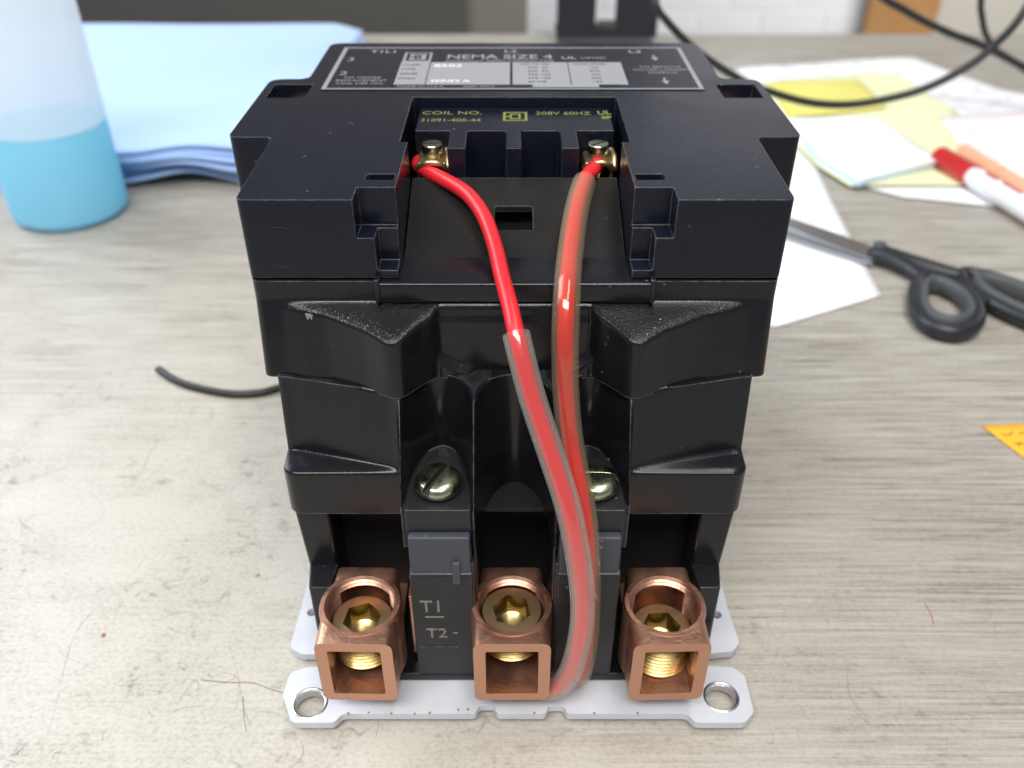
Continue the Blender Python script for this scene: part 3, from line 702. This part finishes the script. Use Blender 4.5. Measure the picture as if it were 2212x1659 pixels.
# clamp terminals in the outer bays
def bolt_m():
    bm = bmesh.new(); lathe(bm, [(0, -8), (1.7, -8), (1.7, -2.2), (2.5, -2.0), (2.7, 0), (3.1, 0.2), (3.1, 2.6), (2.95, 2.8), (0, 2.8)], 32)
    o = from_bm('clamp_screw', bm, M['zinc'], None, None); boolean(o, [cutter_box(-6, 6, -.35, .35, 1.6, 5)]); o.data.shade_smooth(); o.data.set_sharp_from_angle(angle=R(35)); return o
b0 = bolt_m()
for i, (x, rz) in enumerate(((-24.6, 4), (25.0, 38))):
    q = b0 if i == 0 else b0.copy()
    if i: COL.objects.link(q)
    q.parent = C; q.location = (x * MM, -0.0205, 0.1422); q.rotation_euler = (0, 0, R(rz))
    # saddle clamp: folded strap round the wire, open at the front
    bm = bmesh.new()
    prof = [(-4.3, 141.2), (-4.6, 138.5), (-4.0, 134.6), (-2.0, 133.2), (2.0, 133.2), (4.0, 134.6), (4.6, 138.5), (4.3, 141.2)]
    outer = round_poly(prof, .8, 3); inner = round_poly([(px_ * .78, 137.3 + (pz - 137.3) * .72) for px_, pz in prof], .6, 3)
    a = [bm.verts.new((x + p[0], -26.2, p[1])) for p in outer]; b = [bm.verts.new((x + p[0], -26.2, p[1])) for p in inner]
    a2 = [bm.verts.new((x + p[0], -16.5, p[1])) for p in outer]; b2 = [bm.verts.new((x + p[0], -16.5, p[1])) for p in inner]; n = len(outer)
    for k in range(n):
        j = (k + 1) % n
        bm.faces.new((a[k], a[j], b[j], b[k])); bm.faces.new((a2[j], a2[k], b2[k], b2[j])); bm.faces.new((a[j], a[k], a2[k], a2[j])); bm.faces.new((b[k], b[j], b2[j], b2[k]))
    bevel(from_bm('wire_clamp', bm, M['pale_brass'], C, None), 0.35, 3)
    bm = bmesh.new(); sweep(bm, smooth_path([(x - 4.4, -25.4, 139.2), (x - 2.2, -26.9, 140.9), (x, -27.2, 141.6), (x + 2.6, -26.9, 140.9), (x + 4.5, -25.2, 138.6), (x + 4.7, -22.5, 141.2), (x + 4.2, -18.5, 142.2)], 5), 0.95, 10)
    from_bm('clamp_lip', bm, M['pale_brass'], C, 60)

# ---- name plate on the cover
nm = part_box('nameplate', (-63.6, 62.4, 14.4, 65.6, 149.9, 150.25), M['lbl_black'], C, 0)
ZL = 150.26
def bar(x0, x1, y0, y1, m, name='printed_rule', par=nm, z=ZL, h=.05):
    bm = bmesh.new(); box(bm, x0, x1, y0, y1, z, z + h); return from_bm(name, bm, m, par, None)
bar(-63.4, 62.2, 64.3, 65.4, M['lbl_white']); bar(-63.4, 62.2, 14.6, 15.7, M['lbl_white'])
bar(-63.4, -61.9, 15.7, 64.3, M['lbl_white']); bar(60.7, 62.2, 15.7, 64.3, M['lbl_white'])
bar(-40.2, 37.9, 19.6, 45.8, M['lbl_table'], 'printed_table')
bar(-40.0, -29.9, 45.8, 58.2, M['lbl_white'], 'printed_table')
ZT = ZL + .05
square_logo(-34.9, 52.4, ZT, 8.2, 9.4, 1.1, M['lbl_black'], nm)
bar(-1.5, -0.6, 19.6, 46.0, M['lbl_black'], z=ZT); bar(18.8, 19.1, 19.6, 45.8, M['lbl_black'], z=ZT); bar(-29.9, -29.6, 19.6, 45.8, M['lbl_black'], z=ZT)
bar(-40.2, 6.0, 15.9, 19.4, M['lbl_black'], z=ZL + .01, h=.03); bar(28, 34.5, 17.0, 19.6, M['lbl_black'], z=ZT)
bar(6.0, 28, 16.8, 19.6, M['lbl_table'])
LW, LB = M['lbl_white'], M['lbl_black']
text('lettering', 'NEMA SIZE 4', 7.2, (-24.6, 50.6, ZL), LW, nm, sx=0.95, bold=.12)
text('lettering', 'NORMALLY OPEN CONTACTOR', 3.3, (-24.6, 46.7, ZL), LW, nm, sx=0.80)
text('lettering', 'UL', 4.6, (17.0, 50.0, ZL), LW, nm, bold=.1); text('lettering', 'LISTED', 3.0, (24, 50.4, ZL), LW, nm)
text('lettering', 'T1L1', 4.6, (-53.0, 58.2, ZL), LW, nm, sx=1.05, bold=.1)
text('lettering', 'L2', 4.6, (-3.8, 58.8, ZL), LW, nm, sx=1.1, bold=.1); text('lettering', 'L3', 4.6, (42.0, 58.2, ZL), LW, nm, sx=1.1, bold=.1)
text('lettering', '3', 6.0, (-60.2, 47.6, ZL), LW, nm); text('lettering', '2', 6.0, (-60.2, 30.6, ZL), LW, nm)
for i, s in enumerate(('TO ORDER', 'REPLACEMENT', 'COIL USE NO.')): text('lettering', s, 2.6, (-51.5, 26.6 - i * 3.2, ZL), LW, nm, align='CENTER')
for i, s in enumerate(('TO REMOVE', 'COVER LOOSEN', 'SCREWS')): text('lettering', s, 2.7, (51.2, 39.2 - i * 3.4, ZL), LW, nm, align='CENTER')
for x, y in ((50.6, 50.5), (50.6, 22.6)):
    bm = bmesh.new(); prism(bm, [(x - .3, y + 4.5), (x + .5, y + 4.5), (x + .4, y + 1.2), (x + 1.5, y + 1.4), (x + .2, y - 2.6), (x - 1.2, y + 1.0), (x - .2, y + 1.2)], ZL, ZL + .05); from_bm('arrow', bm, LW, nm, None)
text('lettering', 'MADE IN U.S.A.', 2.6, (-38.8, 16.6, ZL + .05), LW, nm, sx=.9); text('lettering', '600V MAX', 2.6, (-17, 16.6, ZL + .05), LW, nm, sx=.9)
for i, s in enumerate(('CLASS', 'TYPE', 'SERIES', 'FORM')): text('lettering', s, 2.8, (-39.4, 41.6 - i * 5.4, ZT), LB, nm, sx=.8)
white_hi = mat('stamped_white', (0.75, 0.75, 0.76), 0.5)
text('lettering', '8502', 4.6, (-28.3, 40.0, ZT), white_hi, nm, sx=1.1); text('lettering', 'SERIES A', 3.6, (-28.3, 22.4, ZT), white_hi, nm, sx=1.0)
for i in range(6): text('lettering', ('VOLTS HP', '200  40', '230  50', '460 100', '575 100', '60 HZ')[i], 2.5, (1.6 + (i > 0) * 3, 42.4 - i * 4.1, ZT), LB, nm, sx=.95)
for i in range(6): text('lettering', ('MAX AMPS', '135', '270', '150', '300', '135')[i], 2.5, (21.0 + (i > 0) * 5, 42.4 - i * 4.1, ZT), LB, nm, sx=.95)

# moulded terminal marks on the left barrier
rot = (R(90), 0, 0)
text('moulded_mark', 'T1', 7.0, (-27.4, -106.95, 37.4), M['grey_ink'], C, rot, ext=.18, sx=.9)
part_box('moulded_rule', (-26.0, -20.6, -107.15, -106.8, 35.0, 35.4), M['grey_ink'], C, 0)
text('moulded_mark', 'T2', 5.8, (-26.2, -106.95, 26.0), M['grey_ink'], C, rot, ext=.18)
part_box('moulded_rule', (-18.2, -16.9, -107.15, -106.1, 27.8, 28.2), M['grey_ink'], C, 0)
part_box('moulded_rule', (-28.4, -17, -107.1, -106.8, 21.6, 21.8), M['black'], C, 0)

# ------------------------------------------------------------------ red wires
w1 = smooth_path([(-28.6, -16, 137.5), (-28.2, -21, 138.2), (-25.4, -26.5, 138.6), (-19.7, -33, 138.6), (-12.6, -42, 138), (-7.8, -52, 136), (-4.7, -63, 132.8), (-2.5, -76, 129.9), (-0.3, -87, 127), (1.6, -95.2, 122), (5, -101, 110.2), (9.8, -106.6, 96.6), (14.4, -112.0, 83), (17.6, -115.8, 66.8), (19.2, -117.6, 50.4), (18.4, -118.4, 35.2), (15.6, -117.2, 20), (10.2, -114, 10.5), (3, -108, 9.0), (-6, -100, 8.9)], 12)
w2 = smooth_path([(26.5, -16, 138.5), (25.9, -22, 139.6), (23.7, -29, 140), (21.4, -34, 139.4), (17.7, -52, 137.6), (14.9, -72, 133.6), (13.6, -86, 130.1), (13.2, -92.5, 120.4), (13.9, -94.4, 105.4), (15.6, -97.5, 91.8), (18.6, -105.0, 78.5), (20.2, -110.0, 66.0), (21.4, -110.9, 46.4), (21.6, -111.2, 26.1), (19.6, -110.4, 12.4), (14, -103.5, 8.8), (6, -95, 8.8)], 12)
def wire(path, s0, label, sm):
    e = empty('coil_wire', (0, 0, 0)); tag(e, label, 'wire')
    bm = bmesh.new(); sweep(bm, path, 2.15, 20); from_bm('insulation', bm, M['red'], e, 60)
    sub = path[s0:]; bm = bmesh.new(); ra, rb = 3.4, 2.85
    A = sweep(bm, sub, ra, 24, cap=False); B = sweep(bm, sub, rb, 24, cap=False, flip=True)
    for q in (0, -1):
        for k in range(24): bm.faces.new((A[q][k], A[q][(k + 1) % 24], B[q][(k + 1) % 24], B[q][k]))
    from_bm('clear_sleeve', bm, M[sm], e, 60)
wire(w1, 8 * 12 + 9, 'red wire from the left coil terminal, bare above and in a clear sleeve below', 'sleeve')
wire(w2, 3 * 12 + 2, 'red wire from the right coil terminal, in a clear sleeve almost its whole length', 'sleeve_brown')

# ------------------------------------------------------------------ things on the desk
def cable(name, pts, r, label, m='cable', group=None, n=10):
    bm = bmesh.new(); sweep(bm, smooth_path(pts, n), r, 12); o = from_bm(name, bm, M[m], None, 60); tag(o, label, 'cable', group); return o
cable('cable', [(70, 640, 260), (66, 480, 230), (74, 330, 150), (87, 300, 117.4), (96.1, 300, 105.3), (115.3, 300, 88.6), (137.9, 300, 74.3), (160.4, 300, 64), (192.1, 300, 55), (219.8, 300, 53.1), (246.2, 300, 57.1), (268.5, 300, 64), (289, 300, 75.7), (302.7, 300, 88.6), (316.3, 300, 110.7), (335, 320, 150), (360, 360, 230)], 2.5, 'long black cable hanging in a loop behind the contactor, over the papers')
cable('cable', [(200, 420, 170), (240, 420, 118), (271.7, 420, 95.3), (291.3, 420, 85.6), (311, 420, 76.4), (334.5, 420, 67.4), (361.9, 420, 58.3), (395.9, 420, 43.5), (470, 420, 12), (560, 400, 3)], 2.9, 'black cable slanting down to the right across the top right corner')
cable('cable', [(345, 440, 190), (350, 432, 130), (352.4, 430, 91.6), (357.7, 430, 76.8), (364.2, 430, 65), (374.6, 430, 54.7), (387.7, 430, 47.7), (402.2, 430, 38.9), (450, 430, 14), (520, 430, 3)], 2.4, 'short steep black cable dropping behind the crossing of the other two')
cable('cable_offcut', [(-168, 68, 2.2), (-156.8, 59, 2), (-144.3, 53.1, 1.8), (-128.2, 48.7, 1.8), (-115.7, 49.5, 1.8), (-108, 53.1, 1.8), (-92, 61, 1.8), (-78, 72, 1.8)], 1.75, 'thin black cable end lying on the desk left of the contactor')

# bottle of blue liquid
bt = empty('bottle', (-283, 250, 0)); tag(bt, 'translucent white plastic bottle part filled with bright blue liquid', 'bottle')
bm = bmesh.new(); pr = [(0, 1), (26, 1), (31, 0.4), (34.2, 3), (35, 7), (35, 59.1)]
lathe(bm, pr, 64, caps=False); from_bm('wet_shell', bm, M['bottle_wet'], bt, 50)
bm = bmesh.new(); pr = [(35, 59.1), (35, 140), (33.5, 148), (27, 158), (17, 164), (13, 167), (13, 182)]
lathe(bm, pr, 64, caps=False); from_bm('shell', bm, M['bottle'], bt, 50)
bm = bmesh.new(); lathe(bm, [(0, 1.6), (30, 1.6), (33.6, 4), (34.3, 7), (34.3, 57.5), (33.9, 59), (0, 59)], 64); from_bm('liquid', bm, M['liquid'], bt, 40)
bm = bmesh.new(); lathe(bm, [(0, 196), (12, 196), (14.6, 193), (14.8, 176), (13.2, 176), (13.2, 180)], 40, caps=False); from_bm('cap', bm, M['marker_white'], bt, 40)

# stack of blue towels, each sheet its own part
tw = empty('towel_stack', (-330, 470, 0)); tag(tw, 'stack of folded pale blue shop towels behind the bottle', 'towels')
NS = 7
TH = [0, 2.2, 5.9, 8.0, 12.3, 14.6, 18.2]
for i in range(NS):
    nx, ny = 60, 44; bm = bmesh.new(); g = []; jx, jy = random.uniform(-2, 2), random.uniform(-2.5, 2.5)
    for j in range(ny + 1):
        for k in range(nx + 1):
            u, v = k / nx, j / ny
            x = -190 + 370 * u + jx; y = -182 + 364 * v + jy
            X = x - 330; fr_ = math.exp(-(v * 364) / 75)
            z = 1.0 + TH[i] * (1.12 - .15 * v) + fr_ * (11 * math.exp(-((X + 216) / 30) ** 2) * (1 - .05 * i) + 2 * math.sin(X / 23 + i * .3)) * (0.85) + 1.2 * math.sin(x / 60 + i * .2) * math.sin(y / 70) * (i / NS)
            z += 2.0 * fr_
            if u > .93: z -= (u - .93) * (20 + 12 * i) * (.3 + .7 * v)
            g.append(bm.verts.new((x, y + 3 * math.sin(X / 40 + i), max(.6, z))))
    for j in range(ny):
        for k in range(nx):
            q = j * (nx + 1) + k; bm.faces.new((g[q], g[q + 1], g[q + nx + 2], g[q + nx + 1]))
    sh = from_bm('sheet', bm, M['towel'], tw, 60)
    so = sh.modifiers.new('solid', 'SOLIDIFY'); so.thickness = 2.1 * MM; so.offset = 1

# papers
def sheet(name, pts, z, th, m, label, cat='paper', curl=0.0, cx=None, parent=None):
    """paper sheet: subdivided outline with a slight curl, real thickness"""
    bm = bmesh.new(); c = Vector((sum(p[0] for p in pts) / len(pts), sum(p[1] for p in pts) / len(pts)))
    vs = [bm.verts.new((p[0], p[1], z)) for p in pts]; bm.faces.new(vs)
    bmesh.ops.triangulate(bm, faces=bm.faces[:])
    for _ in range(4): bmesh.ops.subdivide_edges(bm, edges=bm.edges[:], cuts=1, use_grid_fill=True)
    R0 = max((Vector(p) - c).length for p in pts)
    for v in bm.verts:
        d = (v.co.xy - c).length / R0
        v.co.z += curl * max(0, d - .35) ** 2 + (0.5 * (1 + math.sin(v.co.x * .045 + v.co.y * .03)) if curl else 0)
    o = from_bm(name, bm, m, parent, 60)
    for f in o.data.polygons: pass
    so = o.modifiers.new('solid', 'SOLIDIFY'); so.thickness = th * MM; so.offset = 0
    if label: tag(o, label, cat)
    return o
sheet('paper_sheet', [(205, 560), (238, 572), (388, 604), (430, 500), (560, 420), (520, 300), (395, 250), (330, 262), (300, 330), (230, 470)], 0.6, .3, M['paper_print'], 'large white printed sheets spread out at the upper right', curl=3)
sheet('paper_sheet', [(219, 514), (330, 545), (352, 532), (364, 440), (320, 286), (228, 284), (216, 320), (205, 420)], 2.6, .3, M['yellow_paper'], 'pale yellow sheet under the blue note pad', curl=1)
sheet('paper_sheet', [(226, 508), (308, 518), (306, 440), (222, 418)], 4.6, .3, M['strong_yellow'], 'strong yellow sheet partly hidden by the black cable loop', curl=1.5)
sheet('paper_sheet', [(340, 420), (440, 440), (470, 300), (352, 262), (325, 300)], 3.6, .3, M['paper_pink'], 'white sheet with faint pink lines under the red marker', curl=1.5)
sheet('paper_sheet', [(130, 372), (212, 378), (219, 342), (210, 262), (200.5, 141), (136, 108.5), (90, 120), (84, 330)], 0.8, .5, M['paper'], 'plain white sheet lying under the scissor blades', curl=0)
sheet('paper_sheet', [(240, 286), (310, 292), (330, 262), (318, 255), (260, 270)], 0.5, .25, M['paper'], 'thin white slip showing in front of the yellow sheet', curl=0.6)
pad = empty('note_pad', (255, 340, 0)); tag(pad, 'pale blue note pad lying askew on the yellow sheet', 'note pad')
pp = [(-39, 64), (30, 66), (44, -24), (-23, -60), (-38, -14)]
for i in range(5):
    q = [(x + random.uniform(-.6, .6), y + random.uniform(-.6, .6)) for x, y in pp]
    s_ = sheet('pad_leaf', q, 4.2 + i * 1.15, 1.0, M['pad_blue'] if i < 4 else M['paper'], None, curl=0, parent=pad)
# markers
def marker(loc, rz, L, r, capL, mc, mb, label):
    e = empty('marker', loc, rz); tag(e, label, 'marker')
    def part(name, prof, m):
        bm = bmesh.new(); lathe(bm, prof, 32); bmesh.ops.rotate(bm, verts=bm.verts, matrix=Matrix.Rotation(R(90), 3, 'Y')); return from_bm(name, bm, m, e, 40)
    part('cap', [(0, 0), (r * .78, 0), (r * .92, .8), (r, 2.5), (r, capL), (0, capL)], mc)
    b = part('barrel', [(0, capL), (r * .86, capL + .05), (r * .9, capL + 3), (r * .98, capL + 5), (r * .98, L - 4), (r * .8, L), (0, L)], mb)
    return e
e = marker((301, 323, 7.2 + 2.5), math.atan2(-89, 19), 138, 7.2, 38, M['marker_red'], M['marker_white'], 'white felt marker with a red cap, lying at the right edge')
for i, (a, b_) in enumerate(((50, 62), (66, 84), (90, 97))):
    part_box('print_mark', (a, b_, -2 + i * .5, 1, 6.75, 7.12), M['marker_red'], e, 0)
e = marker((323, 336, 5.2 + 3.5), math.atan2(-67, 12), 140, 5.2, 46, M['peach'], M['peach'], 'peach coloured pen lying just behind the red capped marker')

# scissors
sc = empty('scissors', (0, 0, 0)); tag(sc, 'open scissors with black and grey handles, blades resting on the white sheet', 'scissors')
def flat(name, pts, z0, z1, m, b=0.2):
    bm = bmesh.new(); prism(bm, pts, z0, z1); return bevel(from_bm(name, bm, m, sc, None), b, 2)
flat('blade', [(216, 181), (209, 172), (203, 176), (176, 206), (140, 250), (122, 276), (133, 268), (172, 231), (196, 207), (212, 189)], 4.4, 5.6, M['blade'])
flat('blade', [(214, 178), (205, 171), (180, 192), (142, 228), (110, 262), (122, 256), (160, 224), (196, 196), (210, 186)], 2.9, 4.1, M['blade'])
def loop(name, pts, r, m, z, sq=1.0):
    bm = bmesh.new(); sweep(bm, smooth_path([(x, y, z) for x, y in pts], 8, True), r, 14, closed=True, squash=sq); return from_bm(name, bm, m, sc, 60)
l1 = [(223, 150), (214, 134), (208, 115), (209, 100), (219, 93), (231, 98), (240, 111), (243, 128), (240, 141), (233, 151)]
l2 = [(247, 156), (258, 155), (272, 143), (286, 124), (293, 105), (288, 94), (276, 94), (262, 105), (252, 120), (245, 138)]
def shrink(pts, k):
    cx = sum(p[0] for p in pts) / len(pts); cy = sum(p[1] for p in pts) / len(pts); return [(cx + (x - cx) * k, cy + (y - cy) * k) for x, y in pts]
loop('handle', shrink(l1, .95), 3.5, M['scissor_black'], 5.6, 1.25); loop('grip', shrink(l1, .70), 2.7, M['scissor_grey'], 6.4, 1.9)
loop('handle', shrink(l2, .96), 3.5, M['scissor_black'], 5.6, 1.25); loop('grip', shrink(l2, .72), 2.7, M['scissor_grey'], 6.4, 1.9)
for pts, r0, r1 in (([(206, 181, 6.4), (214, 174, 6.6), (222, 162, 6.2), (226, 150, 6)], 6.2, 4.2), ([(208, 183, 6.6), (218, 174, 6.8), (232, 163, 6.4), (248, 152, 6)], 5.6, 4.4), ([(216, 170, 6.2), (228, 155, 6.2), (240, 138, 6), (248, 122, 6)], 4.6, 3.6)):
    bm = bmesh.new(); sweep(bm, smooth_path(pts, 8), lambda t, a=r0, b=r1: (a * (1 - t) + b * t) * (0.55 + .45 * min(1, t * 8)), 16, squash=.9); from_bm('handle_arm', bm, M['scissor_black'], sc, 60)
bm = bmesh.new(); lathe(bm, [(0, 13.0), (3.0, 13.0), (3.7, 12.4), (3.7, 11.0)], 28, 210.5, 179.5, 0, caps=False); from_bm('pivot', bm, M['scissor_grey'], sc, 40)

# orange note with handwriting
nt_ = empty('sticky_note', (205.5, 27, 0)); tag(nt_, 'orange yellow sticky note with handwriting at the right edge of the desk', 'sticky note')
sheet('note_sheet', [(0, 0), (70, 3), (68, -74), (35, -74), (-1.5 + 0.5, -42 + 41)], 0.5, .2, M['orange_note'], None, parent=nt_, curl=0) if False else sheet('note_sheet', [(0, 0), (38, 2.5), (76, 1), (74, -76), (36, -77), (-1, -75) if False else (30, -78)], 0.6, .2, M['orange_note'], None, parent=nt_, curl=0)
bm = bmesh.new()
for rowi, y in enumerate((-6, -13, -20, -27, -34)):
    x = 6 + rowi * 2.9
    while x < 64:
        L = random.uniform(4, 9); n = int(L / 1.1)
        p = [(x + k * 1.1, y + random.uniform(-1.3, 1.5), .85) for k in range(n + 2)]
        sweep(bm, smooth_path(p, 4), .24, 5); x += L + 3
tag(from_bm('handwriting', bm, M['pen_ink'], nt_, None))
bm = bmesh.new(); sweep(bm, smooth_path([(143, -72, .05), (143.4, -76, .05), (142.7, -81, .05)], 5), .12, 5); from_bm('red_mark', bm, M['marker_red'], bpy.data.objects['desk_top'], None)
